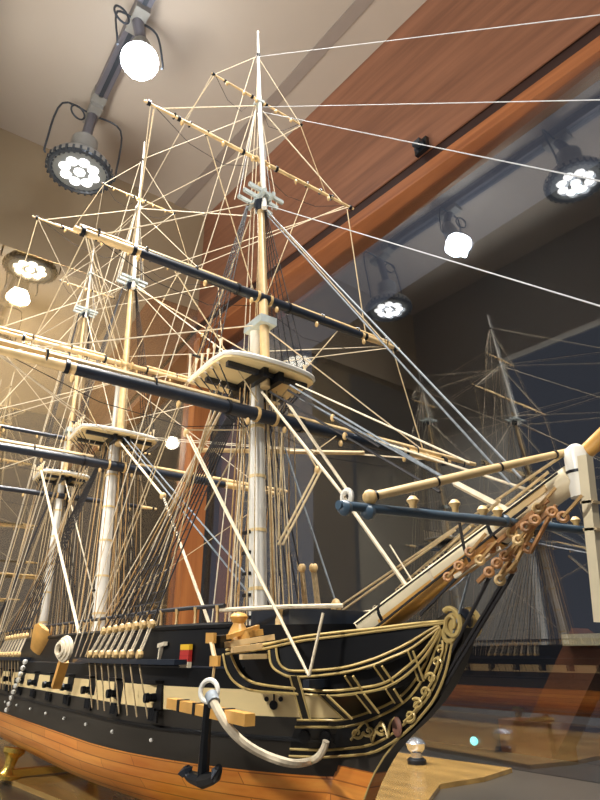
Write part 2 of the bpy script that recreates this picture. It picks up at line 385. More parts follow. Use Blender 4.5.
band = skin(3, 4, 'gun_band', 'cream', out=.0004); tag(band, 'cream band with the gun ports')
wal = skin(4, 7, 'wale', 'wale'); tag(wal, 'dark brown black planking under the gun band')
bot = skin(7, len(LV)-1, 'hull_bottom', 'hullwood'); tag(bot, 'varnished orange wood bottom below the waterline')
mb = MB()
rows = [[V((x, -half(x, .228)+.002, .228)), V((x, half(x, .228)-.002, .228))] for x in xs_ if x < .185]
mb.grid(rows).build('deck', 'deck', ship)
# rails
def side_tube(z, r, x0, x1, out, name, m, par, sgs=(-1, 1)):
    for sg in sgs:
        n = 60; pts = [V((x0+(x1-x0)*i/n, sg*(half(x0+(x1-x0)*i/n, z)+out), z)) for i in range(n+1)]
        MB().tube(pts, r, 6).build(name, m, par)
side_tube(.247, .0032, XB, .09, 0, 'cap_rail', 'black', bul)
side_tube(.1495, .0022, XB, .15, .0005, 'wale_strake', 'black', wal)
side_tube(.2085, .0012, XB, .10, .0005, 'moulding', 'navy', bul)
# gun ports, lids and cannon
for sg in (-1, 1):
    for k, x in enumerate([-.030, -.126, -.222, -.318, -.414, -.51, -.606, -.702, -.8, -.9, -1.0, -1.1]):
        y = sg*half(x, .18); wd = .026
        f = MB()
        f.box((x, y-sg*.005, .179), (wd, .0116, .024)).build('gun_port', 'black', band, smooth=False)
        gun = MB()
        gun.lathe((x-.002, y-sg*.03, .178), (x-.002, y+sg*.013, .178), [(0, .006), (.6, .005), (.88, .0038), (.9, .005), (1, .0046)], 10)
        gun.build('cannon', 'iron', ship)
        MB().bar((x-wd/2, y+sg*.004, .1935), (x+wd/2, y+sg*.004, .1935), .009, .0025).build('upper_port_lid', 'black', ship, smooth=False)
        lid = MB().bar((x-wd/2, y+sg*.003, .1605), (x+wd/2, y+sg*.003, .1605), .0025, .011).build('lower_port_lid', 'black', ship, smooth=False)
        for e in (-.3, .3):
            MB().bar((x+e*wd/2, y+sg*.0045, .157), (x+e*wd/2, y+sg*.0045, .168), .003, .003).build('hinge', 'black', lid, smooth=False)
        if sg < 0:
            MB().ball((x+.004, y-.004, .139), .0022, 6).build('glint_bead', 'white', ship)  # white bead puts the glint below each port into paint
# hammock rail pegs along the top of the waist
for sg in (-1, 1):
    pts = [V((.07-i*.06, sg*(half(.07-i*.06, .246)-.004), .266)) for i in range(22)]
    MB().tube(pts, .0022, 6).build('hammock_rail', 'tar', ship)
    for i in range(28):
        x = .06-i*.035
        MB().lathe((x, sg*(half(x, .246)-.004), .246), (x, sg*(half(x, .246)-.004), .2665), [(0, .0035), (.3, .0016), (.7, .0016), (1, .003)], 6).build('stanchion', 'block', ship)
# bulwark opening with stowed flags
q = hit(187, 651)
for i, k in enumerate(('pale', 'red', 'red', 'yellow')):
    MB().box((q.x, q.y-.001, .2105+i*.0056), (.021, .004, .0054)).build('stowed_flag', k, ship, smooth=False)
q2 = hit(164, 650)
MB().bar((q2.x-.006, q2.y-.002, .214), (q2.x-.003, q2.y-.002, .229), .004, .003).bar((q2.x-.01, q2.y-.002, .229), (q2.x+.008, q2.y-.002, .231), .004, .004).build('fitting', 'pale', ship, smooth=False)
# channels
for x0, x1 in ((-.27, .03), (-.92, -.58), (-1.2, -1.02)):
    for sg in (-1, 1):
        mb = MB(); n = 12
        for i in range(n):
            xa, xb = x0+(x1-x0)*i/n, x0+(x1-x0)*(i+1)/n
            mb.hexa([V((x, sg*(half(x, .213)+o_), z)) for z in (.2105, .2155) for x, o_ in ((xa, -.004), (xb, -.004), (xb, .018), (xa, .018))])
        mb.build('channel', 'navy', ship, smooth=False)

# ------------------------------------------------------------------ stem and head
outer = [(447, 612), (461, 618), (464, 632), (461, 646), (454, 666), (441, 691), (421, 716), (401, 736), (386, 754), (375, 773)]
op = [P(x, y, 'y', -.007) for x, y in outer]
wl = op[-1].z
inner = [V((.12, 0, wl)), V((.12, 0, .20)), V((.19, 0, .20)), V((.205, 0, .226)), V((.262, 0, .238))]
op2 = cr(op, 4)
MB().prism([(p.x, -.007, p.z) for p in op2]+[(p.x, -.007, p.z) for p in inner], (0, .014, 0)).build('cutwater', 'wale', ship, smooth=False)
low = [P(x, y, 'y', -.007) for x, y in ((375, 773), (370, 783), (365, 796), (358, 815), (345, 845))]
lp = [(p.x, -.007, p.z) for p in low]+[(.1, -.007, .045), (.08, -.007, .045), (.10, -.007, wl)]
MB().prism(lp, (0, .014, 0)).build('forefoot', 'hullwood', ship, smooth=False)
MB().tube([P(x, y, 'y', -.0075) for x, y in ((404, 732), (395, 743), (384, 757), (375, 772), (369, 786), (364, 800))], .0009, 5).build('stem_edging', 'gilt', ship)
MB().bar((-1.24, 0, .045), (.09, 0, .045), .012, .016).build('keel', 'hullwood', ship, smooth=False)
def yh(px):
    tab = [(215, -.113), (232, -.110), (270, -.097), (300, -.081), (340, -.056), (380, -.034), (410, -.021), (440, -.0115), (470, -.009)]
    for (a, ya), (b, yb) in zip(tab, tab[1:]):
        if px <= b: return ya+(yb-ya)*(px-a)/(b-a)
    return -.009
def H(pts, dy=0): return [P(x, y, 'y', yh(x)+dy) for x, y in pts]
def rail(l1, l2, name, conv, r=.0011):
    a = cr(conv(l1), 5); b = cr(conv(l2), 5); n = min(len(a), len(b))
    mb = MB(); mb.mi(0)
    mb.grid([[a[i]+V((0, .0008, 0)), b[i]+V((0, .0008, 0))] for i in range(n)] if len(a) == len(b) else [[a[round(i*(len(a)-1)/20)]+V((0, .0008, 0)), b[round(i*(len(b)-1)/20)]+V((0, .0008, 0))] for i in range(21)])
    mb.grid([[a[round(i*(len(a)-1)/20)]+V((0, .006, 0)), b[round(i*(len(b)-1)/20)]+V((0, .006, 0))] for i in range(21)])
    o = mb.build(name, 'black', ship)
    for l in (a, b): MB().tube(l, r, 5).build('gilt_line', 'gilt', o)
    return o
top1 = [(226, 650), (262, 645), (300, 637), (340, 632), (370, 629), (410, 624), (444, 621)]
top2 = [(226, 654), (262, 649), (300, 641), (340, 636), (370, 632), (410, 627), (444, 623)]
rail(top1, top2, 'top_head_rail', H)
r2a = [(276, 648), (278, 660), (284, 668), (298, 671), (340, 668), (370, 660), (390, 652), (410, 642), (428, 631), (440, 625)]
r2b = [(269, 650), (271, 664), (279, 672), (296, 677), (340, 673), (370, 666), (390, 658), (410, 649), (428, 636), (440, 627)]
rail(r2a, r2b, 'upper_head_rail', H)
r3a = [(231, 655), (238, 670), (248, 680), (264, 685), (300, 689), (330, 691), (360, 688), (384, 683), (402, 671), (420, 655), (432, 640), (440, 627)]
r3b = [(223, 654), (227, 671), (237, 684), (255, 691), (300, 694), (330, 696), (360, 693), (384, 688), (404, 677), (422, 660), (434, 643), (441, 629)]
rail(r3a, r3b, 'middle_head_rail', H)
def HC(pts): return [hit(x, y, .0018) for x, y in pts]
r4a = [(297, 720), (320, 720), (340, 720), (360, 715), (384, 706), (401, 696), (414, 682), (425, 664), (434, 642), (440, 628)]
r4b = [(295, 727), (320, 727), (340, 727), (362, 723), (386, 713), (404, 702), (417, 688), (428, 669), (437, 645), (442, 630)]
def front(x, y, yy, off=.0016):
    a = hit(x, y, off); b = P(x, y, 'y', yy)
    return a if (a-CAM).length < (b-CAM).length else b
def HR(pts): return [front(x, y, -.0105) for x, y in pts]
rail(r4a, r4b, 'trail_board_rail', HR)
r5a = [(290, 749), (320, 750), (340, 749), (366, 746), (384, 739), (402, 726), (418, 710), (431, 692), (441, 668), (448, 641)]
r5b = [(289, 756), (320, 757), (342, 756), (370, 753), (388, 745), (406, 732), (423, 714), (436, 696), (446, 671), (452, 643)]
def HL(pts): return [front(x, y, -.0105) for x, y in pts]
rail(r5a, r5b, 'lower_trail_rail', HL)
# head timbers
tim = [((290, 676), (302, 719)), ((319, 695), (344, 719)), ((345, 676), (354, 690)), ((356, 694), (371, 713)), ((374, 666), (385, 682)), ((386, 689), (395, 703)), ((408, 651), (419, 681))]
for (a, b) in tim:
    mb = MB(); mb.mi(0); ds = (0, 5 if a[0] > 400 else 8)
    p = [P(a[0]+d, a[1], 'y', yh(a[0])-.001) for d in ds]; q_ = [P(b[0]+d, b[1], 'y', yh(b[0])+.004) for d in ds]
    mb.grid([p, q_])
    o = mb.build('head_timber', 'black', ship)
    for i in (0, 1): MB().tube([p[i], q_[i]], .001, 5).build('gilt_line', 'gilt', o)
# bulwark panel, then black sheets standing in for shade between the head timbers
def sheet(l1, l2, dy, name, m='black', n=24):
    a = cr([p+V((0, dy, 0)) for p in H(l1)], 6); b = cr([p+V((0, dy, 0)) for p in H(l2)], 6)
    rows = [[a[round(i*(len(a)-1)/n)], b[round(i*(len(b)-1)/n)]] for i in range(n+1)]
    rows2 = [[x+V((0, .005, 0)) for x in r_] for r_ in rows]
    return MB().grid(rows).grid(rows2).build(name, m, ship)
sheet(top2, r2a, .002, 'head_bulwark')
sheet(r2b[3:], r3a[4:], .012, 'head_dark_sheet')
ea = cr([p+V((0, .016, 0)) for p in H([(310, 694)]+r3b[5:])], 6); eb = cr([p+V((0, .0015, 0)) for p in HR([(345, 720)]+r4a[3:])], 6)
MB().grid([[ea[round(i*(len(ea)-1)/24)], eb[round(i*(len(eb)-1)/24)]] for i in range(25)]).build('lower_head_dark_sheet', 'black', ship)
# trail board itself
ta = HR(r4b); tb = HL(r5a); ta = cr(ta, 5); tb = cr(tb, 5); n = min(len(ta), len(tb))
MB().grid([[lerp(ta[i], tb[i], k/3)+(V((0, .0007, 0)) if k in (0, 3) else V((0, -.0006, 0))) for k in range(4)] for i in range(n)]).build('trail_board', 'black', ship)
def tb_pt(px, py): return front(px, py, -.0128, .0034)
# carved scroll work
def spiral(cx, cy, r0, turns, a0, sgn=1, n=22):
    return [tb_pt(cx+r0*(1-.75*i/n)*math.cos(a0+sgn*turns*6.283*i/n), cy+r0*(1-.75*i/n)*math.sin(a0+sgn*turns*6.283*i/n)) for i in range(n+1)]
scr = [(357, 733, 6, 1.2, 0, 1), (369, 731, 6, 1.1, 3, -1), (381, 729, 6, 1.2, 1, 1), (410, 716, 6, 1.2, 2, -1), (417, 704, 6, 1.2, 4, 1), (425, 692, 5.5, 1.2, 1, -1), (431, 678, 5.5, 1.2, 3, 1), (437, 662, 4.5, 1.1, 0, -1), (441, 648, 3.5, 1, 2, 1)]
for a in scr: MB().tube(spiral(*a), [.0014*(1-.5*i/22) for i in range(23)], 5).build('scroll_carving', 'gilt', ship)
for a, b, c in (((351, 740), (365, 722), (372, 742)), ((372, 742), (381, 722), (388, 738)), ((388, 738), (390, 724), (395, 718)), ((404, 722), (414, 712), (418, 706)), ((414, 707), (424, 696), (426, 690)), ((424, 694), (432, 682), (433, 676)), ((431, 680), (438, 664), (438, 656)), ((437, 664), (443, 650), (442, 640))):
    MB().tube(cr([tb_pt(*a), tb_pt(*b), tb_pt(*c)], 6), .0011, 5).build('vine_carving', 'gilt', ship)
mp = tb_pt(397, 727); MB().ball(mp, .0075, 14, (.75, .25, 1)).build('medallion', 'rosy', ship)
# billet head scroll
bc = P(452, 624, 'y', -.011)
def bh(rr, y, turns=1.6, n=30, a0=2.2):
    return [V((bc.x+rr*(1-.78*i/n)*math.cos(a0-turns*6.283*i/n), y, bc.z+rr*(1-.78*i/n)*math.sin(a0-turns*6.283*i/n)*1.15)) for i in range(n+1)]
bl = MB().lathe((bc.x, -.010, bc.z), (bc.x, .010, bc.z), [(0, .0085), (1, .0085)], 18).build('billet_head', 'gilt', ship)
for y in (-.0115, .0115): MB().tube(bh(.0105, y), [.0022-.001*i/30 for i in range(31)], 6).build('scroll', 'gilt', bl)
lo_ = [P(x, y, 'y', -.010) for x, y in ((446, 626), (444, 634), (447, 641), (453, 640), (457, 635))]
MB().tube(cr(lo_, 5), .002, 6).build('scroll_tail', 'gilt', bl)
e0 = P(464, 620, 'y', 0); MB().ball(e0, .009, 10, (.8, .8, 1)).ball(P(463, 634, 'y', 0), .006, 8).build('scroll_cap', 'navy', bl)
# hawse holes and bow port with two small lights
for (x, y) in ((304, 737), (325, 738)):
    p = hit(x, y, .0034); MB().lathe(p+V((0.002, -.0015, 0)), p+V((-.004, .004, 0)), [(0, .0052), (1, .0052)], 14).build('hawse_hole', 'black', ship)
for x, y, r in ((274, 705, .0040), (267, 699, .0021), (281, 699, .0021)):
    p = hit(x, y, .0006); MB().lathe(p+V((.0008, -.0012, 0)), p+V((-.003, .004, 0)), [(0, r), (1, r)], 14).build('bow_port', 'black', ship)
MB().bar(hit(274, 692, .001), hit(274, 702, .001), .0015, .0015).build('port_lanyard', 'tar', ship)

# cathead timbers, knee and figure-like knighthead
for a, b, w_, k in (((217, 640), (262, 632), .007, 'gold'), ((224, 645), (274, 637), .006, 'spar'), ((232, 650), (276, 644), .006, 'spar'), ((241, 657), (276, 656), .005, 'spar'), ((228, 637), (258, 627), .005, 'gold')):
    MB().bar(P(*a, 'y', -.128), P(*b, 'y', -.085), w_*.75, w_*.75).build('cathead_timber', k, ship, smooth=False)
MB().bar(P(214, 642, 'y', -.138), P(262, 638, 'y', -.055), .012, .010).build('cathead', 'black', ship, smooth=False)
k0 = P(238, 648, 'y', -.108); k1 = P(239, 612, 'y', -.108)
MB().lathe(k0, k1, [(0, .011), (.3, .0105), (.5, .008), (.68, .005), (.74, .0065), (.86, .0085), (.95, .006), (1, .001)], 12).build('knighthead', 'gold', ship)
# cat tackle block pair
for (x, y) in ((211, 638), (215, 661)):
    p = P(x, y, 'y', -.142); MB().box(p, (.0075, .005, .008), Matrix.Rotation(.6, 3, 'Z')).build('cat_block', 'gold', ship, smooth=False)
MB().tube([P(211, 640, 'y', -.142), P(215, 660, 'y', -.142)], .002, 6).tube([P(215, 660, 'y', -.142), P(213, 678, 'y', -.142)], .0012, 5).build('cat_fall', 'spar', ship)
# stern-ward deck furniture seen over the rail
p0 = P(35, 651, 'y', -.118); p1 = P(44, 627, 'y', -.118)
mb = MB(); mb.tube([p0, lerp(p0, p1, .5), lerp(p0, p1, .8), p1], [.012, .018, .02, .012], 8, flat=.3); mb.build('boat_rudder', 'gold', ship)
cp = P(65, 649, 'y', -.14)
for i in range(3): MB().torus(cp+V((0, -.003*i, 0)), (.3, -1, 0), .014-.003*i, .0035, 18, 6).build('rope_coil', 'pale', ship)
MB().bar(P(64, 661, 'y', -.137), P(56, 687, 'y', -.137), .012, .009).build('spare_anchor_stock', 'gold', ship, smooth=False)
for i in range(9):
    MB().ball(P(25-i*2.3, 662+i*6, 'y', -.125), .0045, 6).build('chain_link', 'white', ship)

# ------------------------------------------------------------------ rope helper
def R(name, pts, r=.0008, m='tan', par=None, sag=0, n=4):
    pts = [V(p) for p in pts]
    if sag and len(pts) == 2:
        a, b = pts; pts = [lerp(a, b, i/8)-V((0, 0, sag*4*(i/8)*(1-i/8))) for i in range(9)]
    return MB().tube(pts, r, n).build(name, m, par or ship)
def blk(p, par, r=.004, m='block'):
    return MB().ball(p, r, 8, (.75, .75, 1.15)).build('block', m, par)

# ------------------------------------------------------------------ masts
FX = lambda z: -.066*(z-.24)
MX = lambda z: -.583-.1*(z-.3)
ZX = lambda z: -1.0-.1*(z-.34)
def mast(name, X, zcap, ztop, zx, zh, zt, r, ytop, lower='white'):
    c = lambda z, dx=0: V((X(z)+dx, 0, z))
    m = MB().tube([c(.1), c(.24), c((.24+ztop)/2), c(zcap-.03), c(zcap)], [r, r, r*.97, r*.8, r*.8], 16).build(name, lower, ship)
    zz = .29
    while zz < ztop-.04: MB().tube([c(zz), c(zz+.004)], r*1.04, 16).build('mast_hoop', 'cream', m); zz += .07
    # cleats on the side of the mast
    for i in range(5):
        z = .26+.025*i; MB().bar(c(z)+V((.002, -r*1.1, 0)), c(z)+V((-r*1.3, -r*1.1, 0)), .003, .004).build('mast_cleat', 'iron', m, smooth=False)
    tm = MB().tube([c(ztop-.02, r*2), c(ztop+.05, r*2), c((ztop+zx)/2, r*1.8), c(zx-.02, r*1.5), c(zx+.03, r*1.5)], [r*.62, r*.62, r*.58, r*.5, r*.45], 12).build('topmast', 'spar', m)
    tg = MB().tube([c(zx-.03, r*2.4), c(zx+.05, r*2.2), c((zx+zh)/2, r*2), c(zh, r*1.6), c(zt-.03, r*1.3), c(zt, r*1.3)], [r*.42, r*.42, r*.38, r*.32, r*.2, r*.17], 10).build('topgallant_mast', 'white', m)
    MB().ball(c(zt, r*1.3), r*.26, 8).build('truck', 'white', m)
    cap = MB(); cap.box(c(zcap, r), (r*4.2, r*2.4, .012)); cap.build('mast_cap', 'grey', m, smooth=False)
    # top platform : D shape, planked, with rim and cheeks
    xc = X(ztop); pl = []
    for i in range(13):
        a = math.pi*i/12; pl.append((xc+.012+.042*math.sin(a)**.4, -ytop*math.cos(a), ztop))
    pl += [(xc-.065, ytop*.97, ztop), (xc-.065, -ytop*.97, ztop)]
    t = MB().prism(pl, (0, 0, .006)).build('top_platform', 'cream', m, smooth=False)
    MB().tube([V(p)+V((0, 0, .006)) for p in pl+[pl[0]]], .0035, 6).build('platform_rim', 'white', t)
    for sg in (-1, 1):
        MB().bar((xc-.05, sg*r*1.1, ztop-.008), (xc+.045, sg*r*1.1, ztop-.008), .008, .014).build('trestletree', 'black', t, smooth=False)
        MB().bar((xc+.03*sg, -ytop*.85, ztop-.004), (xc+.03*sg, ytop*.85, ztop-.004), .007, .007).build('crosstree', 'navy', t, smooth=False)
    # railing with stanchions at the after side of the top
    for i in range(9):
        y = -ytop+2*ytop*i/8; MB().lathe((xc-.06, y, ztop+.006), (xc-.062, y, ztop+.045), [(0, .0022), (.8, .0015), (1, .0026)], 6).build('top_stanchion', 'pale', t)
    MB().tube([(xc-.062, -ytop, ztop+.045), (xc-.062, ytop, ztop+.045)], .002, 6).build('top_rail', 'tar', t)
    for sg in (-1, 1):
        for i in range(5):
            x = xc+.02-.018*i; y = sg*ytop*(.95)
            MB().lathe((x, y, ztop-.002), (x, y*.97, ztop+.035), [(0, .003), (.2, .0012), (.75, .0012), (1, .003)], 6).build('top_deadeye', 'pale', t)
    # crosstrees
    x2 = X(zx)+r*1.5
    for dx in (-.014, .004, .02): MB().bar((x2+dx, -.034, zx-.004), (x2+dx-.006, .034, zx-.004), .005, .006).build('upper_crosstree', 'grey', m, smooth=False)
    for sg in (-1, 1): MB().bar((x2-.025, sg*.008, zx-.009), (x2+.028, sg*.008, zx-.009), .005, .008).build('upper_trestletree', 'grey', m, smooth=False)
    MB().lathe(c(zx-.03, r*1.6), c(zx-.006, r*1.6), [(0, r*.7), (.5, r*1.1), (1, r*.9)], 10).build('topmast_cap', 'navy', m)
    x3 = X(zh)+r*1.6
    MB().box((x3-.003, 0, zh), (.016, .014, .006)).build('hounds', 'grey', m, smooth=False)
    MB().tube([c(zt-.075, r*1.4), c(zt-.068, r*1.4)], r*.34, 8).build('mast_band', 'tar', m)
    return m
fore = mast('foremast', FX, .66, .575, .905, 1.132, 1.335, .0112, .075)
main = mast('mainmast', MX, .80, .655, 1.085, 1.335, 1.59, .0125, .085)
miz = mast('mizzenmast', ZX, .80, .66, 1.213, 1.36, 1.475, .0095, .062)

# ------------------------------------------------------------------ yards
def yard(x, z, blackh, full, r, boom=None, name='yard', slings='navy', par=None):
    ys = [-full, -blackh, -blackh*.99, -blackh*.5, 0, blackh*.5, blackh*.99, blackh, full]
    mb = MB()
    def seg(a, b, ra, rb, k): mb.mi(k).tube([(x, a, z), (x, (a+b)/2, z), (x, b, z)], [ra, (ra+rb)/2, rb], 10)
    seg(-full, -blackh, r*.42, r*.72, 1); seg(blackh, full, r*.72, r*.42, 1)
    seg(-blackh, 0, r*.74, r, 0); seg(0, blackh, r, r*.74, 0)
    o = mb.build(name, [slings, 'spar'], ship)
    for t in (.04, .16):
        for sg in (-1, 1): MB().tube([(x, sg*full*t-.002, z), (x, sg*full*t+.002, z)], r*1.12, 12).build('sling_band', 'block' if t < .1 else 'iron', o)
    for sg in (-1, 1):
        for t in (.72, .96):
            MB().tube([(x, sg*full*t-.0025, z), (x, sg*full*t+.0025, z)], r*.85, 10).build('yard_band', 'iron', o)
    if boom:
        y0, y1, dz = boom
        for sg in (-1, 1):
            b = MB().tube([(x-.004, sg*y0, z+dz), (x-.004, sg*(y0+y1)/2, z+dz), (x-.004, sg*y1, z+dz)], [r*.52, r*.55, r*.4], 8).build('studding_sail_boom', 'spar', o)
            for t in (.3, .62, .9):
                yy = sg*(y0+(y1-y0)*t); MB().torus((x-.002, yy, z+dz*.5), (0, 1, 0), r*.95, .0013, 12, 5).build('boom_iron', 'iron', b)
    # footropes
    for sg in (-1, 1):
        R('footrope', [(x, sg*full*.92, z), (x-.01, sg*full*.6, z-.028), (x-.012, sg*full*.3, z-.034), (x-.01, sg*.015, z-.012)], .0005, 'tar', o)
    # small blocks under the yard
    for t in (.08, .35, .7):
        for sg in (-1, 1): MB().ball((x+.003, sg*full*t, z-r-.004), .0042, 8, (.8, .7, 1.2)).build('yard_block', 'block', o)
    return o
Y = {}
Y['fc'] = yard(.004, .512, .25, .36, .0095, (.04, .43, .0105))
Y['ft'] = yard(-.010, .703, .19, .275, .0080, (.042, .268, .009))
Y['fg'] = yard(-.033, .988, .001, .206, .0048, (.07, .165, .0055), slings='spar')
Y['fr'] = yard(-.043, 1.137, .001, .096, .0034, slings='spar')
Y['mc'] = yard(-.588, .588, .26, .43, .0105, (.05, .44, .0115))
Y['mt'] = yard(-.608, .836, .001, .31, .0085, (.05, .30, .010), slings='spar')
Y['mg'] = yard(-.645, 1.167, .001, .252, .0052, (.06, .2, .0055), slings='spar')
Y['mr'] = yard(-.668, 1.363, .001, .105, .0036, slings='spar')
Y['zc'] = yard(-1.015, .61, .22, .27, .0075)
Y['zt'] = yard(-1.03, .775, .17, .24, .0065)
Y['zg'] = yard(-1.075, 1.05, .001, .16, .0045, slings='spar')
Y['zr'] = yard(-1.09, 1.30, .001, .09, .0034, slings='spar')

# ------------------------------------------------------------------ standing rigging
def rig(m, X, ztop, zx, zh, zt, ytop, ch, nsh, name_prefix=''):
    c = lambda z, dx=0: V((X(z)+dx, 0, z))
    for sg in (-1, 1):
        lows, ups = [], []
        for i in range(nsh):
            x = ch[0]+(ch[1]-ch[0])*i/(nsh-1); yb = sg*(half(x, .213)+.014)
            top = V((X(ztop)-.002*i, sg*.010, ztop-.006))
            dn = V((x, yb, .2175)); d = (top-dn).normalized()
            up = dn+d*.036
            s = R('shroud', [up, top], .00105, 'tar', ship)
            lows.append(up); ups.append(top)
            for p in (dn+d*.003, up): MB().lathe(p-V((0, .003, 0)), p+V((0, .003, 0)), [(0, .0042), (.5, .0054), (1, .0042)], 8).build('deadeye', 'block', s)
            zg = [(dn+d*.003 if q in (0, 3, 4) else up)+V((e, sg*.001, 0)) for q, e in enumerate((-.003, -.003, 0, 0, .003, .003))]
            zg = [(dn+d*.003)+V((-.003, 0, 0)), up+V((-.003, 0, 0)), up+V((-.0005, sg*.0012, 0)), dn+d*.003+V((0, sg*.0012, 0)), dn+d*.003+V((.0025, 0, 0)), up+V((.003, 0, 0))]
            MB().tube(zg, .0009, 4).build('lanyard', 'pale', s)
            # chain plates
            R('chain_plate', [dn, (x+.012, sg*(half(x, .165)+.003), .158)], .0009, 'tan' if sg < 0 else 'tar', s)
        rt = MB(); n = 26
        for k in range(1, n):
            t = k/n
            for i in range(nsh-1): rt.tube([lerp(lows[i], ups[i], t), lerp(lows[i+1], ups[i+1], t)], .00042, 3, False)
        tag(rt.build('ratlines', 'tar', ship), kind='stuff')
        # topmast shrouds
        a_, b_ = [], []
        for i in range(5):
            a = V((X(ztop)+.02-.018*i, sg*ytop*.93, ztop+.036)); b = V((X(zx)+.008-.002*i, sg*.016, zx-.012))
            R('topmast_shroud', [a, b], .0008, 'tar'); a_.append(a); b_.append(b)
            R('futtock_shroud', [(X(ztop)+.02-.018*i, sg*ytop*.93, ztop-.002), (X(ztop-.07)-.004*i, sg*.016, ztop-.075)], .0009, 'tar')
        rt = MB(); n = 22
        for k in range(1, n):
            for i in range(4): rt.tube([lerp(a_[i], b_[i], k/n), lerp(a_[i+1], b_[i+1], k/n)], .00042, 3, False)
        tag(rt.build('topmast_ratlines', 'tar', ship), kind='stuff')
        for i in range(3):
            R('topgallant_shroud', [(X(zx)+.016-.014*i, sg*.032, zx), (X(zh)+.012, sg*.003, zh)], .0007, 'thread' if i == 1 else 'pale')
        # backstays
        for i, (zz, mm) in enumerate(((zx-.01, 'tan'), (zx-.01, 'tan'), (zh, 'pale'), (zt-.072, 'pale'))):
            x = ch[1]-.012-.022*i; p = V((x, sg*(half(x, .213)+.015), .2175))
            R('backstay', [V((X(zz)+.008, sg*.004, zz)), p], .00085, mm)
rig(fore, FX, .575, .905, 1.132, 1.335, .075, (-.05, -.215), 8)
rig(main, MX, .655, 1.085, 1.335, 1.59, .085, (-.62, -.80), 8)
rig(miz, ZX, .66, 1.213, 1.36, 1.475, .062, (-1.03, -1.13), 5)

# lifts, braces, sheets and other running rigging
def lifts(yk, x, z, full, X, zm, m='pale', r=.0008):
    for sg in (-1, 1): R('lift', [(x, sg*full*.95, z), (X(zm)+.012, sg*.004, zm)], r, m)
lifts('fr', -.043, 1.137, .096, FX, 1.26); lifts('fg', -.033, .988, .19, FX, 1.125, r=.0011); lifts('ft', -.01, .703, .262, FX, .895, r=.001); lifts('fc', .004, .512, .34, FX, .66, r=.001)
lifts('mr', -.668, 1.363, .105, MX, 1.51); lifts('mg', -.645, 1.167, .24, MX, 1.33, r=.0011); lifts('mt', -.608, .836, .295, MX, 1.075, r=.0011); lifts('mc', -.588, .588, .4, MX, .80, r=.001)
lifts('zr', -1.09, 1.3, .09, ZX, 1.41); lifts('zg', -1.075, 1.05, .15, ZX, 1.35); lifts('zt', -1.03, .775, .23, ZX, 1.2)
def br(a, b, m='pale', r=.0009, name='brace', sag=.0):
    for sg in (-1, 1): R(name, [(a[0], sg*a[1], a[2]), (b[0], sg*b[1], b[2])], r, m, sag=sag)
br((-.043, .094, 1.137), (-.66, .004, 1.33)); br((-.033, .195, .988), (-.64, .006, 1.10)); br((-.033, .188, .988), (-.63, .02, 1.06))
br((-.01, .262, .703), (-.62, .006, .80)); br((-.01, .255, .703), (-.61, .006, .86)); br((.004, .34, .512), (-.60, .02, .66)); br((.004, .335, .512), (-.60, .06, .67))
br((-.668, .1, 1.363), (-1.1, .004, 1.36)); br((-.645, .24, 1.167), (-1.09, .006, 1.22)); br((-.608, .3, .836), (-1.05, .006, .80), r=.001); br((-.588, .41, .588), (-1.2, .1, .25), 'tan')
br((-1.09, .088, 1.3), (-.7, .004, 1.33)); br((-1.075, .15, 1.05), (-.66, .006, 1.08)); br((-1.03, .22, .775), (-.63, .006, .80)); br((-1.015, .24, .61), (-.60, .03, .66))
# sheets and clewlines: yardarm to the yard below, yardarm to the mast foot
br((-.043, .09, 1.137), (-.033, .14, .99), 'tan', .0007, 'sheet'); br((-.033, .19, .98), (-.01, .2, .71), 'tan', .0009, 'sheet'); br((-.01, .26, .7), (.004, .3, .52), 'tan', .0009, 'sheet')
br((-.033, .1, .982), (-.02, .012, .72), 'tan', .0008, 'clewline'); br((-.01, .14, .695), (.004, .012, .53), 'tan', .0009, 'clewline')
br((-.668, .1, 1.36), (-.645, .16, 1.17), 'tan', .0007, 'sheet'); br((-.645, .24, 1.16), (-.608, .26, .845), 'tan', .0009, 'sheet'); br((-.608, .3, .83), (-.588, .36, .6), 'tan', .0009, 'sheet')
br((-.645, .12, 1.16), (-.62, .012, .85), 'tan', .0008, 'clewline'); br((-.608, .15, .828), (-.588, .012, .61), 'tan', .0009, 'clewline')
# falls down to the pin rails beside each mast
def falls(X, zt_, ys, xs, n, m, r=.0009, nm='halyard'):
    for i in range(n):
        t = i/(n-1); y = -ys+2*ys*t
        if abs(y) < .011: y = .013
        R(nm, [(X(zt_)+xs[0], y*.75, zt_), (X(.3)+xs[1]*(1 if i % 2 else .7), y*1.15, .25)], r, m)
falls(FX, .56, .030, (-.006, -.022), 9, 'ochre'); falls(FX, .56, .034, (.012, .02), 7, 'tan', nm='downhaul'); falls(FX, .5, .05, (.004, -.006), 6, 'pale', .0007, 'buntline')
falls(MX, .64, .034, (-.004, -.03), 9, 'tan'); falls(MX, .64, .036, (.014, .03), 7, 'ochre', nm='downhaul'); falls(ZX, .64, .03, (.0, -.02), 8, 'tan')
# tan falls sweeping from under the tops to the starboard and port rail
for X, zt_, x0, x1, n in ((FX, .545, -.06, -.27, 9), (MX, .63, -.62, -.88, 8), (ZX, .63, -1.02, -1.16, 5)):
    for sg in (-1, 1):
        for i in range(n):
            x = x0+(x1-x0)*i/(n-1)
            R('pin_rail_fall', [(X(zt_)-.004*i, sg*(.062-.005*i), zt_+.01*(i % 3)), (x, sg*(half(x, .24)-.006), .25)], .00085, ('tan', 'ochre', 'pale')[i % 3])

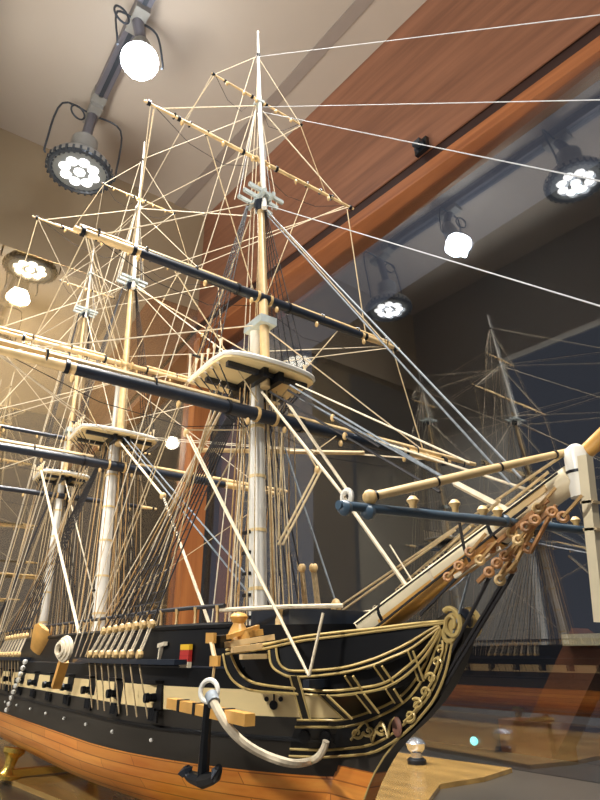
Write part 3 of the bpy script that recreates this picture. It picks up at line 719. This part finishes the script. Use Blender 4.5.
# ------------------------------------------------------------------ bowsprit and its gear
B0 = P(330, 668, 'y', 0); B1 = P(576, 464, 'y', 0)
b1 = P(573, 477, 'y', 0); q0 = P(400, 606, 'y', 0); bd_ = (b1-q0).normalized(); b0 = q0-bd_*.05
bs = MB(); bs.tube([b0-bd_*.06, b0, lerp(b0, b1, .5), b1], [.0125, .0125, .0112, .0094], 18)
bsp = bs.build('bowsprit', 'bone', ship)
nrm = V((-bd_.z, 0, bd_.x))
# honey wood fish along the underside, black woolding lines
MB().tube([lerp(b0, b1, .12)-nrm*.0035+V((0, -.0012, 0)), lerp(b0, b1, .70)-nrm*.0035+V((0, -.0012, 0))], [.0104, .0092], 14).build('bowsprit_fish', 'gold', bsp)
MB().bar(lerp(b0, b1, .72)+V((0, -.0088, .001)), lerp(b0, b1, .93)+V((0, -.0082, .001)), .004, .005).build('side_cheek', 'spar', bsp, smooth=False)
for t in (.14, .42, .70): MB().tube([lerp(b0, b1, t)-bd_*.0016, lerp(b0, b1, t)+bd_*.0016], .0132-.0034*t, 18).build('woolding', 'iron' if t != .42 else 'pale', bsp)
for i in range(26):
    p = lerp(b0, b1, -.02+.5*i/25)+nrm*.0126+V((0, .003, 0)); MB().box(p, (.003, .006, .004)).build('foot_cleat', 'tar', bsp, smooth=False)
R('man_rope', [lerp(b0, b1, .0)+V((0, -.012, .006)), lerp(b0, b1, .98)+V((0, -.011, .004))], .0009, 'tar', bsp)
R('bowsprit_shroud', [lerp(b0, b1, .1)+V((0, -.0135, -.01)), lerp(b0, b1, .86)+V((0, -.0125, -.004))], .0011, 'tar', bsp)
cpts = [P(x, y, 'y', 0) for x, y in ((574, 445), (575, 449), (577, 458), (580, 476), (584, 497))]
MB().tube(cpts, [.003, .0072, .0088, .0088, .0086], 12).build('bowsprit_cap', 'white', bsp)
MB().tube([lerp(cpts[2], cpts[4], .35), lerp(cpts[2], cpts[4], .42)], .0094, 12).build('cap_band', 'iron', bsp)
j0 = P(576, 462, 'y', .004); jd = (P(604, 435, 'y', .004)-j0).normalized(); j1 = j0+jd*.42
jb = MB().tube([j0-jd*.0, lerp(j0, j1, .5), j1], [.0056, .005, .0035], 14).build('jibboom', 'gold', ship)
# dolphin striker
d0 = P(586, 462, 'y', -.012); d1 = P(600, 600, 'y', -.012)
ds = MB().bar(d0+V((0, 0, .004)), lerp(d0, d1, 1.15), .0066, .008, V((0, 1, 0))).build('dolphin_striker', 'bone', ship, smooth=False)
for t in (.3, .5): MB().bar(lerp(d0, d1, t), lerp(d0, d1, t+.02), .008, .0092).build('striker_band', 'tan', ds, smooth=False)
# spritsail yard
sy0 = P(338, 505, 'x', .37); sy1 = P(592, 531, 'x', .37)
sp = MB().tube([sy0, lerp(sy0, sy1, .5), sy1+(sy1-sy0)*.05], [.0027, .0034, .0032], 12).build('spritsail_yard', 'slate', ship)
for px, py in ((413, 504), (455, 507), (483, 513), (498, 514), (576, 523)):
    p = P(px, py, 'x', .369); MB().lathe(p-V((0, 0, .004)), p+V((0, 0, .005)), [(0, .002), (.4, .0024), (.7, .0042), (1, .002)], 8).build('knob', 'block', sp)
for px, py in ((345, 508), (368, 512), (505, 521), (520, 523)):
    p = P(px, py, 'x', .37); MB().ball(p, .0048, 8).build('sling', 'slate', sp)
# whisker boom lying from the spritsail yard to the bowsprit cap
w0 = P(370, 497, 'x', .37); w1 = P(566, 452, 'y', .0)
wb = MB().tube([w0, lerp(w0, w1, .5), w1], [.0028, .0030, .0024], 10).build('whisker_boom', 'spar', ship)
for t in (.02, .3, .62, .93): MB().tube([lerp(w0, w1, t), lerp(w0, w1, t+.008)], .0033, 10).build('boom_band', 'iron', wb)
MB().ball(w0+V((0, 0, .0)), .0048, 8).build('boom_heel', 'block', wb)
# hearts and beads on the bobstay collars
hearts = [(512, 533), (526, 527), (470, 552), (492, 548), (518, 540), (459, 566), (448, 577), (489, 572), (500, 580), (511, 568), (505, 556), (535, 520), (538, 508), (552, 512), (563, 517), (528, 548), (480, 560), (497, 563), (516, 553)]
for i, (px, py) in enumerate(hearts):
    p = P(px, py, 'y', -.016-.006*(i % 3))
    h = MB().torus(p, (.5, -.8, .1), .0028, .0015, 14, 6).build('heart_block', 'heart' if i % 4 else 'block', ship)
    if i % 2 == 0: R('seizing', [p, p+V((.014, .003, .012))], .0013, 'ochre', h)
for a, b, m_, r_ in (((548, 500), (462, 572), 'heart', .002), ((552, 508), (478, 582), 'heart', .002), ((545, 505), (500, 575), 'ochre', .0016), ((540, 515), (512, 570), 'ochre', .0016), ((500, 548), (455, 577), 'pale', .002), ((556, 505), (530, 553), 'heart', .0015), ((462, 572), (420, 615), 'tar', .0014)):
    R('collar_lashing', [P(*a, 'y', -.014), P(*b, 'y', -.018)], r_, m_)
for a, b in (((489, 578), (426, 702)), ((501, 585), (432, 700)), ((513, 573), (440, 694))):
    R('bobstay', [P(*a, 'y', -.014), P(*b, 'y', -.006)], .0014, 'tar', n=6)
R('gammoning', [P(450, 590, 'y', -.014), P(470, 573, 'y', -.016), P(452, 640, 'y', -.009)], .001, 'steel')
# black standing hook below the spritsail yard
R('sling_rope', [P(459, 520, 'y', -.02), P(464, 548, 'y', -.016), P(470, 562, 'y', -.013)], .0012, 'tar')

# ------------------------------------------------------------------ stays (fore and aft, on the centre plane)
def stay(a, b, r=.0009, m='pale', ext=1.0, ya=0, yb=0, name='stay', blocks=()):
    p = P(*a, 'y', ya); q = P(*b, 'y', yb); q = p+(q-p)*ext
    o = R(name, [p, q], r, m, n=5)
    for t in blocks: blk(lerp(p, q, t), o)
    return o
stay((256, 57), (600, 15), .0005, 'thread', 1.2, name='royal_stay')
stay((262, 107), (600, 100), .0005, 'thread', 1.2, name='topgallant_stay')
stay((262, 112), (600, 181), .0006, 'thread', 1.15, name='flying_jib_stay')
stay((266, 205), (600, 306), .0007, 'thread', 1.1, name='jib_stay')
stay((268, 212), (521, 478), .0010, 'steel', name='topmast_stay'); stay((268, 216), (514, 488), .0011, 'steel', name='topmast_stay')
# fore stay: white pair, heart block and single collar
s1 = stay((262, 392), (345, 497), .0019, 'pale', name='fore_stay', ya=-.006); s2 = stay((287, 402), (350, 494), .0019, 'pale', name='fore_stay', ya=.004)
hb = P(347, 497, 'y', 0); MB().torus(hb, (0, 1, 0), .007, .003, 14, 6).build('heart_block', 'white', s1)
stay((345, 499), (411, 592), .0021, 'pale', name='fore_stay_collar')
for a, b, m_, r_ in (((290, 385), (460, 487), 'steel', .0013), ((288, 390), (380, 447), 'tar', .0016), ((300, 398), (515, 517), 'steel', .0014), ((296, 384), (470, 463), 'pale', .0011), ((455, 483), (520, 517), 'pale', .003), ((270, 392), (440, 492), 'tar', .0015)):
    stay(a, b, r_, m_, name='preventer_stay', blocks=(.55,) if m_ == 'tar' else ())
stay((375, 440), (560, 500), .0012, 'pale', name='bowline')
# long pale ropes from the cap down to the head
for a, b in (((563, 455), (331, 612)), ((548, 472), (372, 612)), ((470, 527), (388, 602)), ((500, 500), (396, 590)), ((455, 530), (340, 612))):
    stay(a, b, .0012, 'tan', ya=-.004, yb=.02, name='jib_sheet')
stay((390, 545), (418, 590), .0008, 'pale', name='jib_tack')
# main and mizzen stays
def seg(a, b, r=.001, m='pale', name='stay', blocks=()):
    o = R(name, [a, b], r, m, n=5)
    for t in blocks: blk(lerp(a, b, t), o)
A_, B_ = P(163, 496, 'y', -.01), P(209, 623, 'y', -.02)
ms = R('main_stay', [(MX(.65)+.02, 0, .65), A_, B_], .0022, 'pale', n=6)
MB().ball(A_, .006, 8).build('mouse', 'block', ms)
t_ = (B_-A_).normalized(); u_ = t_.orthogonal().normalized(); w_ = t_.cross(u_)
MB().tube([lerp(A_, B_, .02+.4*i/160)+(u_*math.cos(i*.785)+w_*math.sin(i*.785))*.0022 for i in range(161)], .0009, 4).build('serving', 'tar', ms)
seg((MX(.65)+.02, .004, .665), (.02, .01, .25), .0014, 'steel', 'main_preventer_stay'); seg((MX(.65)+.02, .02, .66), (.03, .025, .25), .0014, 'steel', 'main_preventer_stay')
seg((MX(1.08)+.02, 0, 1.08), (FX(.6)-.01, .004, .59), .0012, 'pale', 'main_topmast_stay', (.7,)); seg((MX(1.08)+.02, 0, 1.07), (FX(.6)-.01, -.004, .62), .0011, 'tan', 'main_topmast_stay')
seg((MX(1.33)+.02, 0, 1.33), (FX(.9)-.01, 0, .885), .001, 'pale', 'main_topgallant_stay'); seg((MX(1.52)+.02, 0, 1.52), (FX(1.13)-.005, 0, 1.12), .0008, 'pale', 'main_royal_stay')
seg((ZX(.66)+.02, 0, .66), (MX(.3)-.01, 0, .3), .0015, 'pale', 'mizzen_stay'); seg((ZX(1.2)+.02, 0, 1.2), (MX(.68)-.01, 0, .68), .0011, 'pale', 'mizzen_topmast_stay')
seg((ZX(1.36)+.02, 0, 1.36), (MX(1.08)-.01, 0, 1.07), .0009, 'pale', 'mizzen_topgallant_stay'); seg((ZX(1.44)+.02, 0, 1.44), (MX(1.33), 0, 1.32), .0008, 'pale', 'mizzen_royal_stay')
# fore tack and sheet that meet at the boomkin
def tackle(pts, r, m, name, blocks=()):
    o = R(name, pts, r, m, n=5)
    for p in blocks: blk(p, o, .005)
    return o
k = P(309, 676, 'y', -.088)
c1 = P(186, 433, 'x', .0)
tackle([c1, k], .0012, 'pale', 'fore_tack', (c1,)); tackle([P(190, 436, 'x', .0), P(304, 665, 'y', -.086)], .0010, 'pale', 'fore_tack')
tackle([k, P(323, 613, 'y', -.078)], .0013, 'pale', 'fore_tack_fall')
MB().bar(P(306, 684, 'y', -.088), P(345, 682, 'y', -.03), .006, .006).build('boomkin', 'navy', ship, smooth=False)
c2 = P(41, 470, 'x', -.59); tackle([c2, P(79, 634, 'y', -.12)], .0024, 'pale', 'main_tack', (c2,))
# twisted tackle forward of the foremast, paired falls by the port side
a = P(317, 470, 'x', .03); b = P(278, 545, 'x', .02)
tk = tackle([a, b], .0016, 'tan', 'clew_garnet', (a,)); tackle([a+V((.004, .004, 0)), b+V((.004, .004, 0))], .0016, 'tan', 'clew_garnet')
for (x0, y0, x1, y1) in ((301, 568, 305, 618), (303, 568, 308, 618), (312, 568, 318, 618), (315, 568, 321, 617)):
    tackle([P(x0, y0, 'y', .07), P(x1, y1, 'y', .09)], .0019, 'tan', 'burton_tackle', (P(x0, y0, 'y', .07),))
R('port_sheet', [P(285, 448, 'y', .04), P(335, 600, 'y', .09)], .0012, 'steel'); blk(P(336, 607, 'y', .09), ship, .009)
# side-boom stowed across, behind the foremast
MB().tube([P(195, 450, 'x', -.12), P(364, 453, 'x', -.02)], .0034, 8).build('spare_boom', 'spar', ship)
# diagonals between fore and main rigging
for a, b, m_, r_ in ((P(186, 430, 'x', 0), P(247, 430, 'x', .0), 'tan', .0008), (P(247, 428, 'x', 0), P(205, 510, 'x', -.06), 'tan', .0011), (P(282, 432, 'x', .01), P(278, 540, 'x', .01), 'tan', .0009), (P(300, 440, 'x', .02), P(318, 470, 'x', .03), 'tan', .001), (P(310, 455, 'x', .02), P(336, 436, 'x', .01), 'tan', .001)):
    R('bunt_tackle', [a, b], r_, m_)
# bitts, hatch coaming and bow rail on the forecastle
MB().box((.10, 0, .247), (.07, .1, .03)).build('hatch_coaming', 'navy', ship, smooth=False)
for sg in (-1, 1): R('bow_rail', [(.06, sg*.085, .262), (.14, sg*.055, .262), (.18, sg*.02, .262)], .0022, 'pale', n=6)
for y in (-.05, -.02, .02, .05): MB().lathe((.12, y, .228), (.12, y, .262), [(0, .005), (.7, .005), (.8, .0035), (1, .0055)], 8).build('bitt_post', 'block', ship)
# pin rails round the masts
for X in (FX, MX, ZX):
    for sg in (-1, 1): MB().bar((X(.25)-.04, sg*.045, .25), (X(.25)+.04, sg*.045, .25), .006, .006).build('pin_rail', 'navy', ship, smooth=False)

# ------------------------------------------------------------------ anchor with its cable
ring = P(209, 691, 'y', -.152); crown = P(203, 776, 'y', -.146)
an = thing('anchor', crown, 'black iron anchor with banded wooden stock hanging at the bow on a white cable', 'anchor')
sh0 = lerp(ring, crown, .1)
MB().tube([sh0, crown], [.0034, .0048], 8).build('shank', 'iron', an)
for (px, py), (qx, qy) in (((186, 766), (190, 776)), ((219, 767), (215, 777))):
    tip = P(px, py, 'y', -.15); md = P(qx, qy, 'y', -.148)
    arm = MB().tube(cr([crown-V((0, 0, .003)), md, tip], 5), [.0056-.0003*i for i in range(11)], 8).build('arm', 'iron', an)
    MB().tube([lerp(md, tip, .15)+V((0, -.002, 0)), lerp(md, tip, .6)+V((0, -.002, 0)), tip], [.004, .007, .002], 4, flat=.4).build('fluke', 'navy', arm, smooth=False)
s0 = P(171, 703, 'y', -.146); s1_ = P(250, 720, 'y', -.146)
st = MB().bar(s0, s1_, .0085, .008).build('stock', 'gold', an, smooth=False)
for t in (.18, .4, .56, .76): MB().bar(lerp(s0, s1_, t-.016), lerp(s0, s1_, t+.016), .0098, .0092).build('stock_band', 'iron', st, smooth=False)
MB().torus(ring, (.5, -.85, .1), .0078, .0019, 20, 7).build('ring', 'white', an)
cb = [P(211, 695, 'y', -.155), P(214, 703, 'y', -.156), P(226, 724, 'y', -.15), P(243, 742, 'y', -.138), P(265, 755, 'y', -.12), P(290, 763, 'y', -.098), hit(307, 762, .014), hit(318, 757, .013), hit(324, 748, .013), hit(326, 741, .0115)]
pc = cr(cb, 8)
tag(MB().tube(pc, [.0032]*len(pc), 8).build('cable', 'pale', an), 'thick white rope sagging to the hawse hole')
MB().tube([cb[0], cb[1]], .005, 10).build('cable_clinch', 'steel', an)

# ------------------------------------------------------------------ render look
S.view_settings.view_transform = 'Standard'; S.view_settings.look = 'None'; S.view_settings.exposure = .3; S.view_settings.gamma = 1; S.view_settings.use_curve_mapping = False
